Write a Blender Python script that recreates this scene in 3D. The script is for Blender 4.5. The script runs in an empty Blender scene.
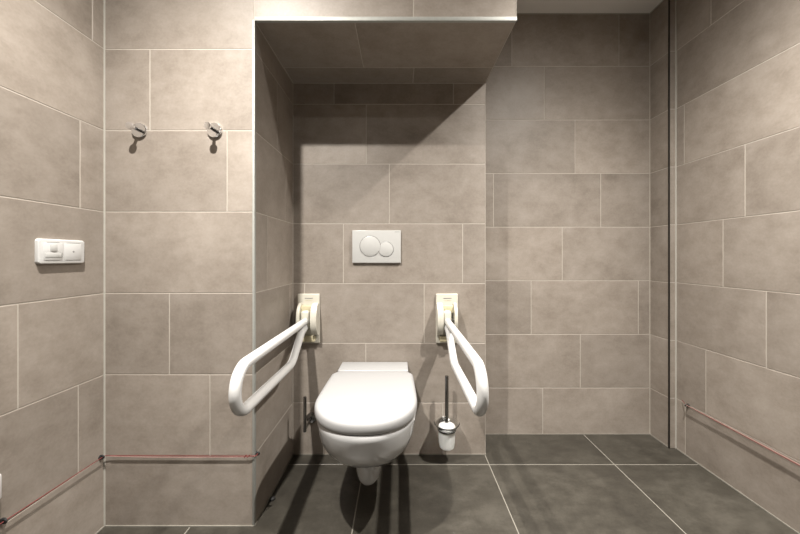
import bpy, bmesh, math, random
from mathutils import Vector, Matrix

scn = bpy.context.scene
COL = scn.collection
random.seed(4)
PI = math.pi

# ------------------------------------------------------------------ materials
def new_mat(name):
    m = bpy.data.materials.new(name)
    m.use_nodes = True
    nt = m.node_tree
    return m, nt, nt.nodes["Principled BSDF"]

def plain(name, rgb, rough=0.4, metal=0.0, noise=0.03, scale=40.0, bump=0.0, **kw):
    """simple surface with a faint procedural mottling"""
    m, nt, b = new_mat(name)
    tc = nt.nodes.new("ShaderNodeTexCoord")
    nz = nt.nodes.new("ShaderNodeTexNoise")
    nz.inputs["Scale"].default_value = scale
    nz.inputs["Detail"].default_value = 4
    nt.links.new(tc.outputs["Object"], nz.inputs["Vector"])
    ramp = nt.nodes.new("ShaderNodeValToRGB")
    ramp.color_ramp.elements[0].position = 0.3
    ramp.color_ramp.elements[1].position = 0.7
    ramp.color_ramp.elements[0].color = (*[c * (1 - noise) for c in rgb], 1)
    ramp.color_ramp.elements[1].color = (*[min(1, c * (1 + noise)) for c in rgb], 1)
    nt.links.new(nz.outputs["Fac"], ramp.inputs["Fac"])
    nt.links.new(ramp.outputs["Color"], b.inputs["Base Color"])
    b.inputs["Roughness"].default_value = rough
    b.inputs["Metallic"].default_value = metal
    for k, v in kw.items():
        b.inputs[k.replace("_", " ")].default_value = v
    if bump:
        bp = nt.nodes.new("ShaderNodeBump")
        bp.inputs["Strength"].default_value = bump
        bp.inputs["Distance"].default_value = 0.001
        nt.links.new(nz.outputs["Fac"], bp.inputs["Height"])
        nt.links.new(bp.outputs["Normal"], b.inputs["Normal"])
    return m

def tile_mat(name, dark, mid, light, rough, spec=0.5, streak=(1.0, 1.0, 1.5), tone=0.09):
    """cement-look porcelain: clouds, finer mottling and faint trowel streaks, shifted and toned per tile"""
    m, nt, b = new_mat(name)
    N, L = nt.nodes.new, nt.links.new
    tc = N("ShaderNodeTexCoord")
    geo = N("ShaderNodeNewGeometry")
    off = N("ShaderNodeVectorMath"); off.operation = 'SCALE'
    comb = N("ShaderNodeCombineXYZ")
    for i in range(3):
        L(geo.outputs["Random Per Island"], comb.inputs[i])
    L(comb.outputs[0], off.inputs[0]); off.inputs["Scale"].default_value = 37.0
    add = N("ShaderNodeVectorMath"); add.operation = 'ADD'
    L(tc.outputs["Object"], add.inputs[0]); L(off.outputs[0], add.inputs[1])
    big = N("ShaderNodeTexNoise"); big.inputs["Scale"].default_value = 4.2
    big.inputs["Detail"].default_value = 5; big.inputs["Roughness"].default_value = 0.58
    big.inputs["Distortion"].default_value = 0.5
    L(add.outputs[0], big.inputs["Vector"])
    mp = N("ShaderNodeMapping"); mp.inputs["Scale"].default_value = streak
    L(add.outputs[0], mp.inputs["Vector"])
    st = N("ShaderNodeTexNoise"); st.inputs["Scale"].default_value = 13
    st.inputs["Detail"].default_value = 8; st.inputs["Roughness"].default_value = 0.7
    L(mp.outputs[0], st.inputs["Vector"])
    fine = N("ShaderNodeTexNoise"); fine.inputs["Scale"].default_value = 120
    fine.inputs["Detail"].default_value = 3
    L(add.outputs[0], fine.inputs["Vector"])
    mx = N("ShaderNodeMix"); mx.data_type = 'FLOAT'; mx.inputs[0].default_value = 0.5
    L(big.outputs["Fac"], mx.inputs[2]); L(st.outputs["Fac"], mx.inputs[3])
    mx2 = N("ShaderNodeMix"); mx2.data_type = 'FLOAT'; mx2.inputs[0].default_value = 0.14
    L(mx.outputs[0], mx2.inputs[2]); L(fine.outputs["Fac"], mx2.inputs[3])
    ramp = N("ShaderNodeValToRGB")
    e = ramp.color_ramp.elements
    e[0].position = 0.36; e[0].color = (*dark, 1)
    e[1].position = 0.64; e[1].color = (*light, 1)
    k = e.new(0.5); k.color = (*mid, 1)
    L(mx2.outputs[0], ramp.inputs["Fac"])
    mr = N("ShaderNodeMapRange")
    mr.inputs["To Min"].default_value = 1 - tone; mr.inputs["To Max"].default_value = 1 + tone
    L(geo.outputs["Random Per Island"], mr.inputs["Value"])
    mul = N("ShaderNodeVectorMath"); mul.operation = 'SCALE'
    L(ramp.outputs["Color"], mul.inputs[0]); L(mr.outputs["Result"], mul.inputs["Scale"])
    L(mul.outputs[0], b.inputs["Base Color"])
    rr = N("ShaderNodeMapRange")
    rr.inputs["To Min"].default_value = rough - 0.08; rr.inputs["To Max"].default_value = rough + 0.08
    L(st.outputs["Fac"], rr.inputs["Value"]); L(rr.outputs["Result"], b.inputs["Roughness"])
    b.inputs["Specular IOR Level"].default_value = spec
    bp = N("ShaderNodeBump"); bp.inputs["Strength"].default_value = 0.08
    bp.inputs["Distance"].default_value = 0.002
    L(mx2.outputs[0], bp.inputs["Height"]); L(bp.outputs["Normal"], b.inputs["Normal"])
    return m

M_TILE = tile_mat("taupe_tile", (0.215, 0.182, 0.152), (0.277, 0.240, 0.205), (0.333, 0.292, 0.254), 0.48, spec=0.35)
M_FLOOR = tile_mat("anthracite_tile", (0.024, 0.021, 0.017), (0.039, 0.035, 0.028), (0.062, 0.056, 0.046), 0.40,
                   spec=0.4, streak=(1.0, 1.6, 1.0), tone=0.06)
M_GROUT = plain("light_grout", (0.429, 0.389, 0.340), 0.85, noise=0.06, scale=60)
M_FGROUT = plain("floor_grout", (0.192, 0.178, 0.152), 0.85, noise=0.08, scale=60)
M_CAULK = plain("silicone_joint", (0.459, 0.444, 0.400), 0.5, noise=0.03)
M_CEIL = plain("ceiling_paint", (0.84, 0.82, 0.79), 0.8, noise=0.015, scale=6)
M_ALU = plain("brushed_aluminium", (0.36, 0.365, 0.34), 0.55, metal=0.2, noise=0.04, scale=90)
M_GAPDARK = plain("shadow_gap_edge", (0.05, 0.045, 0.04), 0.4, metal=0.6)  # dark colour stands in for the shadow gap at the pillar edge
M_CHROME = plain("chrome", (0.80, 0.81, 0.83), 0.06, metal=1.0, noise=0.01)
M_DARKCHROME = plain("darkened_chrome", (0.34, 0.34, 0.335), 0.18, metal=1.0, noise=0.03)  # chrome with its dark reflections put into one even colour
M_CERAMIC = plain("white_ceramic", (0.488, 0.488, 0.488), 0.10, noise=0.01, scale=8, Coat_Weight=0.5, Coat_Roughness=0.04)
M_SEAT = plain("white_duroplast", (0.335, 0.333, 0.333), 0.30, noise=0.01, scale=8)
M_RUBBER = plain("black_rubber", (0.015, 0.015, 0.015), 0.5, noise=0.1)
M_PLASTIC = plain("white_plastic", (0.562, 0.559, 0.551), 0.28, noise=0.01)
M_LENS = plain("grey_white_lens", (0.488, 0.488, 0.474), 0.15, noise=0.03)
M_PLATE = plain("flush_plate_plastic", (0.488, 0.485, 0.470), 0.25, noise=0.01)
M_RAIL = plain("white_rail_coating", (0.562, 0.559, 0.551), 0.24, noise=0.01)
M_IVORY = plain("ivory_plastic", (0.555, 0.529, 0.455), 0.35, noise=0.02)
M_YELLOW = plain("aged_yellow_plastic", (0.518, 0.466, 0.311), 0.4, noise=0.05)
M_MARK = plain("grey_print", (0.22, 0.22, 0.21), 0.6)
M_RED = plain("red_cord", (0.15, 0.030, 0.026), 0.65, noise=0.3, scale=300)
M_PINK = plain("faded_pink_cord", (0.32, 0.20, 0.175), 0.65, noise=0.2, scale=300)
M_GLASS = plain("frosted_glass", (0.93, 0.94, 0.92), 0.30, noise=0.01, Transmission_Weight=0.45, IOR=1.3)
M_CLEAR = plain("clear_glass", (0.97, 0.98, 0.97), 0.12, noise=0.0, Transmission_Weight=1.0, IOR=1.25)
M_BRISTLE = plain("white_brush", (0.80, 0.79, 0.76), 0.7, noise=0.1, scale=200)

# ------------------------------------------------------------------ helpers
def obj(name, bm, mats, parent=None, smooth=True, angle=35):
    """links the bmesh as ONE mesh object; mesh coordinates come in world space"""
    me = bpy.data.meshes.new(name)
    if parent is not None:
        w = parent
        off = Vector((0, 0, 0))
        while w is not None:
            off += Vector(w.location); w = w.parent
        bmesh.ops.translate(bm, verts=bm.verts, vec=-off)
    bmesh.ops.recalc_face_normals(bm, faces=bm.faces)
    bm.to_mesh(me); bm.free()
    for m in (mats if isinstance(mats, (list, tuple)) else [mats]):
        me.materials.append(m)
    if smooth:
        for p in me.polygons: p.use_smooth = True
        me.set_sharp_from_angle(angle=math.radians(angle))
    o = bpy.data.objects.new(name, me)
    COL.objects.link(o)
    if parent is not None: o.parent = parent
    return o

def tag(o, label, cat, group=None):
    o["label"] = label; o["category"] = cat
    if group: o["group"] = group
    return o

def thing(name, loc, label, cat, group=None):
    o = bpy.data.objects.new(name, None)
    o.empty_display_size = 0.05
    COL.objects.link(o)
    o.location = loc
    return tag(o, label, cat, group)

def struct(o):
    o["kind"] = "structure"
    return o

def add_box(bm, x0, x1, y0, y1, z0, z1, bevel=0.0, seg=2, mi=0):
    r = bmesh.ops.create_cube(bm, size=1.0)
    vs = r["verts"]
    for v in vs:
        v.co = Vector((x0 + (v.co.x + .5) * (x1 - x0), y0 + (v.co.y + .5) * (y1 - y0), z0 + (v.co.z + .5) * (z1 - z0)))
    fs = list({f for v in vs for f in v.link_faces})
    for f in fs: f.material_index = mi
    if bevel > 0:
        es = list({e for v in vs for e in v.link_edges})
        bmesh.ops.bevel(bm, geom=es, offset=bevel, segments=seg, affect='EDGES', profile=0.5)
    return bm

def box(*a, **k):
    return add_box(bmesh.new(), *a, **k)

def add_lathe(bm, profile, origin, axis='Z', n=40):
    """profile = [(r, h)], revolved about the axis through origin; closed with caps where r > 0 at the ends"""
    ax = {'X': Vector((1, 0, 0)), 'Y': Vector((0, 1, 0)), 'Z': Vector((0, 0, 1)), '-Y': Vector((0, -1, 0)), '-X': Vector((-1, 0, 0))}[axis]
    u = ax.orthogonal().normalized(); w = ax.cross(u)
    o = Vector(origin)
    rings = []
    for r, h in profile:
        if r < 1e-6:
            rings.append([bm.verts.new(o + ax * h)])
        else:
            rings.append([bm.verts.new(o + ax * h + (u * math.cos(2*PI*i/n) + w * math.sin(2*PI*i/n)) * r) for i in range(n)])
    for a, b in zip(rings, rings[1:]):
        if len(a) == 1 and len(b) == 1: continue
        for i in range(n):
            j = (i + 1) % n
            if len(a) == 1: bm.faces.new((a[0], b[i], b[j]))
            elif len(b) == 1: bm.faces.new((a[i], a[j], b[0]))
            else: bm.faces.new((a[i], a[j], b[j], b[i]))
    if len(rings[0]) > 1: bm.faces.new(rings[0])
    if len(rings[-1]) > 1: bm.faces.new(rings[-1])
    return bm

def lathe(*a, **k):
    return add_lathe(bmesh.new(), *a, **k)

def add_tube(bm, pts, r, n=20, caps=True, radii=None):
    pts = [Vector(p) for p in pts]
    t0 = (pts[1] - pts[0]).normalized()
    u = t0.orthogonal().normalized()
    rings = []; prev = t0
    for i, p in enumerate(pts):
        if i == 0: t = t0
        elif i == len(pts) - 1: t = (pts[-1] - pts[-2]).normalized()
        else: t = ((pts[i+1] - p).normalized() + (p - pts[i-1]).normalized()).normalized()
        q = prev.rotation_difference(t)
        u = (q @ u).normalized(); prev = t
        w = t.cross(u)
        rr = radii[i] if radii else r
        rings.append([bm.verts.new(p + (u * math.cos(2*PI*k/n) + w * math.sin(2*PI*k/n)) * rr) for k in range(n)])
    for a, b in zip(rings, rings[1:]):
        for k in range(n):
            j = (k + 1) % n
            bm.faces.new((a[k], a[j], b[j], b[k]))
    if caps:
        bm.faces.new(rings[0]); bm.faces.new(rings[-1])
    return bm

def tube(*a, **k):
    return add_tube(bmesh.new(), *a, **k)

def fillet(pts, rad, n=10):
    """polyline with rounded corners; rad = one radius per inner corner"""
    pts = [Vector(p) for p in pts]
    out = [pts[0]]
    for i in range(1, len(pts) - 1):
        a, p, b = pts[i-1], pts[i], pts[i+1]
        d0 = (a - p).normalized(); d1 = (b - p).normalized()
        ang = d0.angle(d1)
        r = rad[i-1]
        t = r / math.tan(ang / 2)
        c = p + (d0 + d1).normalized() * (r / math.sin(ang / 2))
        s = p + d0 * t - c; e = p + d1 * t - c
        q = s.rotation_difference(e)
        axis, th = q.to_axis_angle()
        for k in range(n + 1):
            out.append(c + Matrix.Rotation(th * k / n, 3, axis) @ s)
    out.append(pts[-1])
    return out

# ------------------------------------------------------------------ room dimensions (metres)
CAM_Z = 0.995
XL, XR = -1.090, 1.4315          # side walls
YF = 1.199                      # boxed wall, front of the niche
YN = 1.633                      # back of the niche
YA = 1.819                      # back of the alcove
XN0, XN1 = -0.5375, 0.430        # niche sides
XA = 1.399                      # alcove side
YP = 1.6855                     # pillar strip
YB = -2.0                      # wall behind the camera
ZS, ZC = 1.866, 2.355            # soffit, ceiling
ROWS = [0.0, 0.26, 0.56, 0.86, 1.16, 1.46, 1.76, 2.06, 2.36]
EC = 0.0011                     # tile ends held back at the outer corners
G = 0.0027                      # grout joint

def tiled(name, org, U, V, Nn, u0, u1, v0, v1, rows, joints, thick, mats, period=0.6, g=G):
    """a wall slab with every tile a shallow chamfered face on a bed of grout, all ONE mesh.
    org/U/V span the finished face, Nn points into the room; joints = one joint position per row"""
    org, U, V, Nn = Vector(org), Vector(U), Vector(V), Vector(Nn)
    bm = bmesh.new()
    P = lambda u, v, n: org + U * u + V * v + Nn * n
    # grout bed / slab
    c = [bm.verts.new(P(u, v, n)) for n in (-thick, -0.0008) for u, v in ((u0, v0), (u1, v0), (u1, v1), (u0, v1))]
    for f in ((0, 1, 2, 3), (4, 5, 6, 7), (0, 1, 5, 4), (1, 2, 6, 5), (2, 3, 7, 6), (3, 0, 4, 7)):
        bm.faces.new([c[i] for i in f]).material_index = 1
    ch = 0.0012
    for k in range(len(rows) - 1):
        a, b = max(rows[k], v0), min(rows[k+1], v1)
        if b - a < 0.004: continue
        j = joints[k % len(joints)]
        s = j + math.floor((u0 - j) / period) * period
        while s < u1:
            p, q = max(s, u0), min(s + period, u1)
            if q - p > 0.006:
                x0 = p + (g/2 if p > u0 + 1e-5 else 0.0006); x1 = q - (g/2 if q < u1 - 1e-5 else 0.0006)
                y0 = a + (g/2 if a > v0 + 1e-5 else 0.0006); y1 = b - (g/2 if b < v1 - 1e-5 else 0.0006)
                lo = [bm.verts.new(P(u, v, -0.0012)) for u, v in ((x0, y0), (x1, y0), (x1, y1), (x0, y1))]
                hi = [bm.verts.new(P(u, v, 0)) for u, v in ((x0+ch, y0+ch), (x1-ch, y0+ch), (x1-ch, y1-ch), (x0+ch, y1-ch))]
                bm.faces.new(hi)
                for i in range(4):
                    bm.faces.new((lo[i], lo[(i+1) % 4], hi[(i+1) % 4], hi[i]))
            s += period
    me_o = obj(name, bm, mats, smooth=False)
    return struct(me_o)

T2 = (M_TILE, M_GROUT)
X_, Y_, Z_ = (1, 0, 0), (0, 1, 0), (0, 0, 1)

# floor (joints: x = .427 + .6k, y = 1.555 - .6k)
tiled("floor", (0, 0, 0), Y_, X_, Z_, YB, YA, XL, XR,
      [0.427 + 0.6 * k for k in range(-4, 4)], [1.555], 0.08, (M_FLOOR, M_FGROUT), g=0.0034)
# ceiling
struct(obj("ceiling", box(XL - .1, XR + .1, YB - .1, YA + .1, ZC, ZC + 0.1), M_CEIL, smooth=False))

# side walls: u = depth y, joint positions read off per row
tiled("wall_left", (XL, 0, 0), Y_, Z_, X_, YB, YF, 0, ZC, ROWS,
      [0.86, 1.102, 0.928, 0.63, 1.108, 0.62, 1.152, 0.8], 0.1, T2)
tiled("wall_right", (XR, 0, 0), Y_, Z_, (-1, 0, 0), YB, YP, 0, ZC, ROWS,
      [1.630, 1.521, 1.270, 1.440, 1.348, 1.636, 1.08, 1.496], 0.1, T2)
# boxed wall in front of the pipes, left of the niche
tiled("wall_boxed", (0, YF, 0), X_, Z_, (0, -1, 0), XL, XN0 - EC, 0, ZC, ROWS,
      [-0.50, -0.701, -0.8506, -0.49, -0.638, -0.9225, -0.538, -0.9], 0.3, T2)
tiled("wall_niche_side", (XN0, 0, 0), Y_, Z_, X_, YF + EC, YN + .01, 0, ZS + .012, ROWS,
      [1.0, 1.0, 1.58, 1.319, 1.533, 1.424, 1.1, 1.1], 0.05, T2)
tiled("wall_niche_back", (0, YN, 0), X_, Z_, (0, -1, 0), XN0 - .01, XN1 - EC, 0, ZS + .012, ROWS,
      [-0.384, -0.171, -0.478, -0.284, -0.053, -0.169, -0.331, 0.1], 0.15, T2)
tiled("wall_bulkhead", (0, YF, 0), X_, Z_, (0, -1, 0), XN0 - EC, XN1 - EC, ZS + EC, ZC, ROWS,
      [0.05] * 6 + [0.05, -0.25], 0.05, T2)
tiled("ceiling_niche", (0, 0, ZS), X_, Y_, (0, 0, -1), XN0 - .01, XN1 - EC, YF + EC, YN + .01,
      [YF, 1.499, 1.80], [-0.168, 0.065], 0.05, T2)
# right flanks of the bulkhead and the cistern block
tiled("wall_bulkhead_side", (XN1, 0, 0), Y_, Z_, X_, YF + EC, YA, ZS + EC, ZC, ROWS, [1.3, 1.6], 0.05, T2)
tiled("wall_cistern_side", (XN1, 0, 0), Y_, Z_, X_, YN + EC, YA, 0, ZS + EC, ROWS, [1.0], 0.05, T2)
tiled("wall_alcove_back", (0, YA, 0), X_, Z_, (0, -1, 0), XN1, XA, 0, ZC, ROWS,
      [0.800, 1.010, 0.735, 0.909, 0.525, 0.981, 0.8086, 0.627], 0.1, T2)
tiled("wall_alcove_side", (XA, 0, 0), Y_, Z_, (-1, 0, 0), YP + EC, YA, 0, ZC, ROWS, [1.4], 0.1, T2)
tiled("wall_pillar", (0, YP, 0), X_, Z_, (0, -1, 0), XA + EC, XR, 0, ZC, ROWS, [1.2], 0.05, T2)
tiled("wall_rear", (0, YB, 0), X_, Z_, (0, 1, 0), XL, XR, 0, ZC, ROWS, [0.1, 0.3, 0.0, 0.2], 0.1, T2)

# ------------------------------------------------------------------ edge profiles and silicone joints
struct(obj("trim_1", box(XN0 - .0065, XN0 + .0015, YF - .0015, YF + .012, 0, ZS + .0015, bevel=.0008), M_ALU))   # niche left edge
struct(obj("trim_2", box(XN0 + .002, XN1 + .0015, YF - .0015, YF + .012, ZS - .0015, ZS + .013, bevel=.0008), M_ALU))  # bulkhead lower edge
struct(obj("trim_3", box(XA - .0045, XA + .002, YP - .001, YP + .005, 0, ZC, bevel=.0006), M_GAPDARK))         # pillar edge profile, its shadow gap put in as dark colour
struct(obj("trim_4", box(XR - .0045, XR, YP - .004, YP, 0, ZC), M_CAULK, smooth=False))
struct(obj("trim_5", box(XL, XL + .0035, YF - .0035, YF, 0, ZC), M_CAULK, smooth=False))
bm = bmesh.new()
add_box(bm, XN1 - .0016, XN1 + .0003, YN - .0003, YN + .0016, 0, ZS)
add_box(bm, XN1 - .0016, XN1 + .0003, YF, YN, ZS - .0003, ZS + .0016)
add_box(bm, XN1 - .0016, XN1 + .0003, YF - .0003, YF + .0016, ZS, ZC)
struct(obj("trim_6", bm, M_GROUT, smooth=False))
bm = bmesh.new()
add_box(bm, XL, XN0, YF - .004, YF, 0, .004)
add_box(bm, XL, XL + .004, YB, YF, 0, .004)
add_box(bm, XN0, XN0 + .004, YF, YN, 0, .004)
add_box(bm, XN0, XN1, YN - .004, YN, 0, .004)
add_box(bm, XN1, XN1 + .003, YN, YA, 0, .003)
add_box(bm, XN1, XA, YA - .003, YA, 0, .003)
add_box(bm, XA - .003, XA, YP, YA, 0, .003)
add_box(bm, XR - .004, XR, YB, YP, 0, .004)
struct(obj("trim_7", bm, M_FGROUT, smooth=False))
bm = bmesh.new()
add_box(bm, XN1, XA, YA - .004, YA, ZC - .004, ZC)
add_box(bm, XA - .004, XA, YP, YA, ZC - .004, ZC)
struct(obj("trim_8", bm, M_CAULK, smooth=False))
bm = bmesh.new()
add_box(bm, XN0, XN0 + .0026, YN - .0026, YN, 0, ZS)
add_box(bm, XN0, XN1, YN - .0026, YN, ZS - .0026, ZS)
add_box(bm, XN0, XN0 + .0026, YF, YN, ZS - .0026, ZS)
add_box(bm, XA - .003, XA, YA - .003, YA, 0, ZC)
struct(obj("trim_9", bm, M_GROUT, smooth=False))

# ------------------------------------------------------------------ toilet
TX = -0.125
def wid(d, wmax, L, wback, dmid):
    """half width of a D-shaped plan at distance d from the wall"""
    if d <= dmid:
        t = max(0, d / dmid); t = t * t * (3 - 2 * t)
        return wback + (wmax - wback) * t
    q = min(1.0, (d - dmid) / (L - dmid))
    p = 2.15
    return wmax * max(0.0, 1 - q ** p) ** (1 / p)

def outline(wmax, L, wback, dback, dmid, n=26, corner=0.0):
    pts = []
    nb, nf = 8, n
    ds = [dback + (dmid - dback) * i / nb for i in range(nb)]
    ds += [dmid + (L - dmid) * math.sin(PI / 2 * i / nf) for i in range(nf + 1)]
    for d in ds:
        w = wid(d, wmax, L, wback, dmid)
        if corner and d - dback < corner:
            e = 1 - (d - dback) / corner
            w -= corner * (1 - math.sqrt(max(0, 1 - e * e)))
        pts.append((w, d))
    right = [(w, d) for w, d in pts]
    left = [(-w, d) for w, d in reversed(pts[:-1])]
    return right + left          # from back right round the front to back left

def loft(sections):
    """sections = [(z, outline)] with equal point counts"""
    bm = bmesh.new(); rings = []
    for z, ol in sections:
        rings.append([bm.verts.new((TX + x, YN - d, z)) for x, d in ol])
    n = len(rings[0])
    for a, b in zip(rings, rings[1:]):
        for i in range(n):
            j = (i + 1) % n
            bm.faces.new((a[i], a[j], b[j], b[i]))
    bm.faces.new(rings[0]); bm.faces.new(rings[-1])
    return bm

toilet = thing("toilet", (TX, YN, 0), "white wall-hung toilet with its D-shaped lid closed", "toilet")
spec = [  # z, half width, front reach, back half width, back distance, distance of the widest point
    (0.4212, .178, .583, .150, .001, .36), (0.4222, .187, .599, .155, .001, .36),
    (0.416, .1895, .6025, .158, .001, .36), (0.400, .1885, .602, .158, .001, .36),
    (0.378, .184, .594, .156, .001, .36), (0.352, .181, .588, .152, .001, .36),
    (0.325, .174, .574, .147, .001, .36), (0.298, .162, .553, .140, .001, .355),
    (0.272, .144, .523, .130, .001, .35), (0.250, .122, .490, .118, .001, .345),
    (0.232, .098, .459, .105, .020, .34), (0.219, .080, .434, .085, .070, .33),
    (0.209, .066, .417, .064, .120, .32), (0.196, .058, .407, .055, .150, .31),
    (0.175, .055, .402, .050, .165, .305), (0.148, .052, .397, .048, .172, .30),
    (0.126, .049, .391, .044, .178, .295), (0.115, .045, .384, .041, .185, .29), (0.1085, .035, .37, .03, .20, .285), (0.107, .020, .345, .016, .225, .285)]
obj("bowl", loft([(z, outline(w, L, wb, db, dm)) for z, w, L, wb, db, dm in spec]), M_CERAMIC, toilet, angle=60)
bp = obj("gap_shade", loft([(z, outline(.1855, .5975, .155, .10, .36)) for z in (.4205, .4245)]), M_RUBBER, toilet)  # thin black sheet drawn in for the shade between lid and bowl
bp["label"] = "black sheet standing in for the shaded gap between lid and bowl"
lid_sec = [(.4240, .183, .593), (.4250, .1865, .599), (.430, .189, .602), (.440, .190, .6035), (.452, .190, .6035), (.459, .188, .6005),
           (.464, .184, .595), (.467, .178, .587), (.4685, .168, .574), (.4695, .13, .51), (.470, .08, .42)]
sec = []
for i, (z, w, L) in enumerate(lid_sec):
    ins = [.003, .001, 0, 0, 0, .001, .003, .008, .016, .05, .09][i]
    sec.append((z, outline(w, L, w - .008, .128 + ins, .40 - .2 * ins, corner=.02)))
obj("lid", loft(sec), M_SEAT, toilet, angle=50)
obj("hinge_cover", box(TX - .164, TX + .164, YN - .128, YN - .004, .424, .468, bevel=.006, seg=3), M_SEAT, toilet)

# ------------------------------------------------------------------ flush plate
FX, FZ = -0.1165, 1.044
fl = thing("flush_plate", (FX, YN, FZ), "white rectangular dual flush plate with two round buttons on the tiled niche wall", "flush plate")
obj("plate", box(FX - .1215, FX + .1215, YN - .013, YN, FZ - .0815, FZ + .0815, bevel=.003, seg=3), M_PLATE, fl)
def ring_pts(cx, cz, r, a0, a1, n=60, y=YN - .0142):
    return [(cx + r * math.cos(a0 + (a1 - a0) * i / n), y, cz + r * math.sin(a0 + (a1 - a0) * i / n)) for i in range(n + 1)]
B1, R1 = (-.1485, 1.047), .0505
B2, R2 = (-.0695, 1.0315), .0365
b2 = obj("button", lathe([(R2, 0), (R2, .0016), (R2 - .002, .0026), (0, .0026)], (B2[0], YN - .0125, B2[1]), '-Y', 48), M_PLATE, fl)
b1 = obj("button", lathe([(R1, 0), (R1, .0022), (R1 - .002, .0034), (0, .0034)], (B1[0], YN - .0125, B1[1]), '-Y', 64), M_PLATE, fl)
d = math.hypot(B2[0] - B1[0], B2[1] - B1[1])
base_ang = math.atan2(B1[1] - B2[1], B1[0] - B2[0])
cut = math.acos((R2**2 + d**2 - R1**2) / (2 * R2 * d))
r1 = obj("ring", tube(ring_pts(*B1, R1 + .0006, 0, 2 * PI * .9999), .0011, 6), M_CHROME, b1); r1["label"] = "thin chrome ring"
r2 = obj("ring", tube(ring_pts(*B2, R2 + .0006, base_ang + cut, base_ang + 2 * PI - cut), .0011, 6), M_CHROME, b2); r2["label"] = "thin chrome ring"
obj("mark", box(FX + .090, FX + .114, YN - .0134, YN - .0128, FZ + .0725, FZ + .0745), M_MARK, fl)

# ------------------------------------------------------------------ fold-down grab rails
def grab_rail(cx, tx, inner, label):
    """cx = plate centre, tx = tube plane, inner = +1 when the toilet lies on +x"""
    z0, z1 = .562, .809
    t = thing("grab_rail", (cx, YN, z0), label, "grab rail", "fold-down grab rails on either side of the toilet")
    # slightly dished back plate
    bm = box(cx - .055, cx + .055, YN - .013, YN, z0, z1, bevel=.004, seg=3)
    pl = obj("wall_plate", bm, M_IVORY, t)
    k = obj("mark", box(cx - .018, cx + .022, YN - .0137, YN - .0125, z1 - .024, z1 - .0205), M_MARK, pl)
    obj("mark", box(cx - .018, cx + .022, YN - .0137, YN - .0125, z1 - .034, z1 - .0325), M_YELLOW, pl)
    zc = .685
    def cheek(xa, xb):
        bm = bmesh.new(); n = 28
        prof = []
        for i in range(n + 1):
            a = -PI / 2 + PI * i / n
            prof.append((.010 + .062 * math.cos(a) ** .85 if math.cos(a) > 1e-6 else .010, zc + .080 * math.sin(a)))
        A = [bm.verts.new((xa, YN - p, z)) for p, z in prof]
        B = [bm.verts.new((xb, YN - p, z)) for p, z in prof]
        for i in range(n): bm.faces.new((A[i], A[i+1], B[i+1], B[i]))
        bm.faces.new(A); bm.faces.new(B); bm.faces.new((A[0], A[-1], B[-1], B[0]))
        es = [e for e in bm.edges if len(e.link_faces) == 2 and any(len(f.verts) > 10 for f in e.link_faces)]
        bmesh.ops.bevel(bm, geom=es, offset=.003, segments=2, affect='EDGES', profile=0.5)
        return bm
    for xa, xb in ((cx + inner * .024, cx + inner * .053), (cx - inner * .044, cx - inner * .030)):
        obj("cheek", cheek(min(xa, xb), max(xa, xb)), M_IVORY, t)
    hb = obj("hinge_block", box(tx - .022, tx + .020, YN - .058, YN - .011, zc - .045, zc + .045, bevel=.012, seg=3), M_IVORY, t)
    yl = obj("stop_block", box(cx - .034, cx + .032, YN - .034, YN - .012, zc + .030, zc + .068, bevel=.006, seg=2), M_YELLOW, t)
    yl["label"] = "yellowed plastic stop block"
    obj("pivot_pin", lathe([(.008, 0), (.008, .088)], (cx - .044, YN - .040, zc), 'X', 20), M_DARKCHROME, t)
    bot = obj("foot_block", box(cx - .038, cx + .036, YN - .030, YN - .012, z0 + .012, z0 + .040, bevel=.003, seg=2), M_YELLOW, t)
    F = lambda dd, z: (tx, YN - dd, z)
    path = fillet([F(.048, .679), F(.724, .677), F(.724, .541), F(.245, .537), F(.110, .640), F(.045, .652)],
                  [.067, .067, .10, .05], 14)
    obj("rail_tube", tube(path, .0168, 24), M_RAIL, t, angle=60)
    return t
grab_rail(-.456, -.461, +1, "white looped grab rail folded down beside the dark niche side wall")
grab_rail(.235, .2315, -1, "white looped grab rail folded down above the toilet brush")

# ------------------------------------------------------------------ toilet brush set
BX, BY = .2265, YN - .062
br = thing("toilet_brush_set", (BX, YN, .07), "toilet brush in a frosted glass cup on a wall holder, upright chrome handle", "toilet brush")
cup = obj("cup", lathe([(.0, .072), (.028, .072), (.035, .078), (.0385, .10), (.0405, .158), (.0405, .162), (.036, .162), (.034, .10), (.026, .082), (0, .082)],
                 (BX, BY, 0), 'Z', 40), M_GLASS, br)
cup["label"] = "frosted glass cup"
rg = obj("holder_ring", lathe([(.0410, .158), (.0440, .158), (.0440, .1625), (.0410, .1625), (.0410, .158)], (BX, BY, 0), 'Z', 40), M_DARKCHROME, br)
obj("holder_arm", box(BX - .010, BX + .010, BY + .044, YN - .006, .155, .166, bevel=.002), M_DARKCHROME, br)
obj("wall_mount", lathe([(.024, 0), (.024, .007), (.021, .009), (0, .009)], (BX, YN, .160), '-Y', 32), M_DARKCHROME, br)
fg = obj("collar", lathe([(.0405, .166), (.060, .192), (.0615, .193), (.0625, .192), (.0425, .165)], (BX, BY, 0), 'Z', 48), M_CLEAR, br)
fg["label"] = "clear flared collar"
ld = obj("brush_lid", lathe([(.040, .166), (.041, .170), (.038, .180), (.024, .189), (.010, .193), (0, .193)], (BX, BY, 0), 'Z', 40), M_PLASTIC, br)
hd = obj("handle", lathe([(.0088, .188), (.0088, .416), (.0075, .419), (0, .419)], (BX, BY, 0), 'Z', 24), M_DARKCHROME, br)
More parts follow.
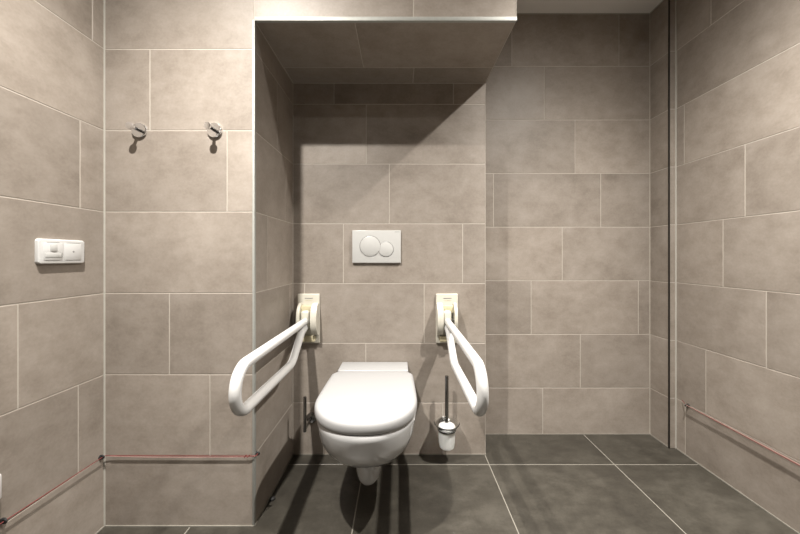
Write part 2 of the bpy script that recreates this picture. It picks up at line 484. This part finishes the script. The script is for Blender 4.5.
obj("bristles", lathe([(0, .088), (.016, .089), (.022, .10), (.022, .145), (.012, .155), (.008, .166)], (BX, BY, 0), 'Z', 32), M_BRISTLE, br)

# ------------------------------------------------------------------ upright spare-roll holder beside the toilet
HX = -.444
rh = thing("toilet_roll_holder", (HX, YN, .185), "empty upright toilet roll holder in chrome, coloured dark for its reflections, beside the toilet", "toilet roll holder")
obj("wall_rosette", lathe([(.025, 0), (.025, .008), (.022, .010), (0, .010)], (HX, YN, .188), '-Y', 36), M_DARKCHROME, rh)
obj("arm", tube(fillet([(HX, YN - .008, .188), (HX, YN - .114, .188), (HX, YN - .114, .20)], [.006], 6), .007, 16), M_DARKCHROME, rh)
obj("rod", lathe([(0, .176), (.0065, .176), (.0075, .178), (.0075, .338), (.0065, .340), (0, .340)], (HX, YN - .114, 0), 'Z', 24), M_DARKCHROME, rh)

# ------------------------------------------------------------------ robe hooks
def robe_hook(x, z, label):
    t = thing("robe_hook", (x, YF, z), label, "hook", "chrome robe hooks on the boxed wall")
    obj("rosette", lathe([(.027, 0), (.027, .007), (.0255, .009), (0, .009)], (x, YF, z), '-Y', 48), M_CHROME, t)
    obj("stem", lathe([(.0065, .008), (.0060, .020), (.0060, .046)], (x, YF, z), '-Y', 24), M_CHROME, t)
    obj("knob", lathe([(.0065, .040), (.0125, .044), (.0130, .047), (.0122, .0505), (0, .0515)], (x, YF, z), '-Y', 32), M_CHROME, t)
    return t
robe_hook(-.9585, 1.459, "round chrome robe hook nearer the room corner")
robe_hook(-.682, 1.459, "round chrome robe hook nearer the niche edge")

# ------------------------------------------------------------------ switch plate on the left wall
SY, SZ = 1.0415, 1.0105
sw = thing("switch_plate", (XL, SY, SZ), "white double switch plate on the side wall near the robe hooks", "switch")
def rounded_plate(x0, x1, y0, y1, z0, z1, rad, edge):
    bm = box(x0, x1, y0, y1, z0, z1)
    es = [e for e in bm.edges if abs((e.verts[0].co - e.verts[1].co).x) > 1e-6]
    bmesh.ops.bevel(bm, geom=es, offset=rad, segments=6, affect='EDGES', profile=0.5)
    es = [e for e in bm.edges if all(abs(v.co.x - x1) < 1e-6 for v in e.verts)]
    bmesh.ops.bevel(bm, geom=es, offset=edge, segments=3, affect='EDGES', profile=0.5)
    return bm
obj("frame", rounded_plate(XL, XL + .0115, SY - .0715, SY + .0715, SZ - .0385, SZ + .0385, .0085, .0035), M_PLASTIC, sw)
m1 = obj("call_button", box(XL + .008, XL + .0125, SY - .0580, SY - .003, SZ - .0275, SZ + .0275, bevel=.0015, seg=2), M_PLASTIC, sw)
obj("indicator_lens", box(XL + .012, XL + .0137, SY - .040, SY - .019, SZ + .001, SZ + .021, bevel=.001), M_LENS, m1)
obj("label_window", box(XL + .012, XL + .0134, SY - .054, SY - .006, SZ - .019, SZ - .004, bevel=.001), M_LENS, m1)
obj("dark_edge", box(XL + .012, XL + .0138, SY - .0062, SY - .0048, SZ - .017, SZ - .004), M_MARK, m1)
obj("symbol", box(XL + .0120, XL + .0140, SY - .036, SY - .023, SZ + .0005, SZ + .002), M_MARK, m1)
m2 = obj("rocker", box(XL + .008, XL + .0125, SY + .003, SY + .0580, SZ - .0275, SZ + .0275, bevel=.0015, seg=2), M_PLASTIC, sw)
bm = bmesh.new()
add_box(bm, XL + .0122, XL + .0128, SY + .028, SY + .036, SZ - .0009, SZ + .0009)
add_box(bm, XL + .0122, XL + .0128, SY + .0311, SY + .0329, SZ - .0035, SZ + .0035)
obj("symbol", bm, M_MARK, m2)
for m, ya, yb in ((m1, SY - .050, SY - .012), (m2, SY + .010, SY + .055)):
    for zz in (SZ + .0278, SZ - .0290):
        obj("gap_line", box(XL + .0112, XL + .0119, ya, yb, zz, zz + .0012), M_MARK, m)

# alarm box on the left wall above the cord
ab = thing("alarm_pull_box", (XL, .831, .381), "small white box low on the side wall above the red cord", "alarm switch")
obj("housing", box(XL, XL + .026, .790, .872, .346, .416, bevel=.007, seg=4), M_PLASTIC, ab)
obj("cover", box(XL + .024, XL + .029, .800, .862, .356, .406, bevel=.002, seg=2), M_PLASTIC, ab)

# ------------------------------------------------------------------ red pull cords and their guides
O1 = .008     # stand-off of the cord from the tiles
O2 = .013
cord = thing("pull_cord", (XL + O1, .88, .262), "thin red pull cord running round the room corner to the niche edge", "cord")
zc_ = .265
path = [(XL + O1, .45, .271), (XL + O1, .89, .271), (XL + O1, 1.05, .2675), (XL + O1, YF - .014, zc_)]
path += [(XL + O1 + .002, YF - O1 - .001, zc_), (XL + .03, YF - O1, zc_), (-.80, YF - O1, zc_ - .001), (XN0 - .03, YF - O1, zc_ - .0015), (XN0 + .002, YF - O1 + .001, zc_ - .002),
         (XN0 + .0085, YF - .002, zc_ - .003), (XN0 + .0085, YF + .014, zc_ - .004)]
obj("strand", tube(path, .0014, 8), M_RED, cord)
path2 = [(XL + .03, YF - O1 - .001, zc_ - .001), (-.95, YF - O1, zc_ - .005), (-.80, YF - O1, zc_ - .006), (-.65, YF - O1, zc_ - .0055), (XN0 - .02, YF - O1, zc_ - .005), (XN0 + .006, YF - O1 + .002, zc_ - .004)]
s2 = obj("return_strand", tube(path2, .0014, 8), M_PINK, cord); s2["label"] = "faded pink return strand"
kn = obj("knot", tube([(XN0 - .033, YF - O1, zc_ - .007), (XN0 - .026, YF - O1, zc_ + .003), (XN0 - .022, YF - O1, zc_ - .006), (XN0 - .012, YF - O1, zc_ + .002)], .0018, 8), M_RED, cord)

cord2 = thing("pull_cord", (XR - O2, 1.60, .255), "thin red pull cord sloping along the wall beside the alcove pillar", "cord")
p = [(XR - .003, 1.645, .268), (XR - O2, 1.612, .258), (XR - O2, 1.40, .2555), (XR - O2, 1.10, .252), (XR - O2, .60, .249)]
obj("strand", tube(p, .0013, 8), M_RED, cord2)
p = [(XR - O2, 1.612, .2595), (XR - O2 + .001, 1.40, .2595), (XR - O2 + .001, 1.20, .2568), (XR - O2, 1.0, .2535), (XR - O2, .60, .2515)]
s2 = obj("return_strand", tube(p, .0013, 8), M_PINK, cord2); s2["label"] = "faded pink return strand"

def eyelet(loc, wall_dir, label, mat, O1=O1):
    """screw eye: foot disc on the tile, shank, and a ring the cord runs through"""
    l = Vector(loc); w = Vector(wall_dir)      # w points from the wall into the room
    t = thing("cord_guide", l, label, "cord guide", "guides carrying the red pull cords")
    ax = 'X' if w.x > .5 else '-X' if w.x < -.5 else '-Y'
    obj("shank", lathe([(.008, 0), (.008, .004), (.0042, .0045), (.0042, O1 - .003)], l, ax, 20), mat, t)
    c = l + w * O1
    u = Vector((0, 0, 1))
    pts = [c + (w * math.cos(a) + u * math.sin(a)) * .0052 for a in [2 * PI * i / 24 for i in range(24)]]
    pts.append(pts[0])
    obj("eye", tube(pts, .0028, 10), mat, t)
    return t
eyelet((XL, .889, .271), (1, 0, 0), "black screw eye on the side wall under the small white box", M_RUBBER)
eyelet((XL, YF - .017, .265), (1, 0, 0), "black screw eye in the corner where the red cord turns", M_RUBBER)
eyelet((XN0, YF + .012, .261), (1, 0, 0), "black screw eye just inside the niche where the red cord ends", M_RUBBER)
eyelet((XR, 1.611, .258), (-1, 0, 0), "small metal screw eye by the alcove pillar", M_DARKCHROME, O2)

# little black plug at the foot of the niche side wall
sp = obj("rubber_plug", lathe([(0, 0), (.010, .0005), (.0115, .004), (.010, .008), (.005, .010), (0, .0105)], (XN0 + .016, 1.330, .0), 'Z', 24), M_RUBBER)
tag(sp, "small black rubber plug on the floor against the niche side wall", "plug")

# ------------------------------------------------------------------ light: ceiling spots of the room and one added fill spot
def spot(loc, power, beam=8.0, wide=0.25, col=(1.0, .958, .895), radius=.022, aim=None):
    """downlight or added fill: a bright beam over a weak wide lobe, like a lamp's own distribution curve"""
    l = bpy.data.lights.new("ceiling_or_fill_spot", 'SPOT')
    l.energy = power; l.spot_size = math.radians(168); l.spot_blend = 0.25
    l.shadow_soft_size = radius; l.color = col
    l.use_nodes = True
    nt = l.node_tree
    em = nt.nodes["Emission"]
    tc = nt.nodes.new("ShaderNodeTexCoord")
    sx = nt.nodes.new("ShaderNodeSeparateXYZ")
    nt.links.new(tc.outputs["Normal"], sx.inputs[0])
    ab = nt.nodes.new("ShaderNodeMath"); ab.operation = 'ABSOLUTE'
    nt.links.new(sx.outputs["Z"], ab.inputs[0])
    pw = nt.nodes.new("ShaderNodeMath"); pw.operation = 'POWER'; pw.inputs[1].default_value = beam
    nt.links.new(ab.outputs[0], pw.inputs[0])
    ad = nt.nodes.new("ShaderNodeMath"); ad.operation = 'ADD'; ad.inputs[1].default_value = wide
    nt.links.new(pw.outputs[0], ad.inputs[0])
    nt.links.new(ad.outputs[0], em.inputs["Strength"])
    o = bpy.data.objects.new("ceiling_or_fill_spot", l); COL.objects.link(o)
    o.location = loc
    if aim:
        o.rotation_euler = (Vector(aim) - Vector(loc)).to_track_quat('-Z', 'Y').to_euler()
    return o
spot((-.605, .530, ZC - .005), 120, beam=4.0, wide=.03, aim=(-.40, .95, 0))
spot((.95, .87, ZC - .005), 150, beam=4.6, wide=.01, aim=(.72, 1.08, 0))
spot((-.25, -.02, ZC - .005), 18, beam=3, wide=.05)
spot((.70, -.45, ZC - .005), 14, beam=3, wide=.05)  # fill spot added behind the camera, no lamp known there

w = bpy.data.worlds.new("World"); scn.world = w
w.use_nodes = True
w.node_tree.nodes["Background"].inputs["Color"].default_value = (.8, .85, 1, 1)
w.node_tree.nodes["Background"].inputs["Strength"].default_value = 0.02

# ------------------------------------------------------------------ camera
cam = bpy.data.cameras.new("camera")
cam.sensor_width = 36; cam.lens = 36 * 325 / 800
cam.shift_y = -10.5 / 800
cam.shift_x = .1 / 800
cam.clip_start = .02
co = bpy.data.objects.new("camera", cam); COL.objects.link(co)
co.location = (0, 0, CAM_Z); co.rotation_euler = (PI / 2, 0, 0)
scn.camera = co

scn.view_settings.view_transform = 'Standard'
scn.view_settings.look = 'None'
scn.view_settings.gamma = 1
scn.view_settings.use_curve_mapping = False
scn.view_settings.exposure = 1.95
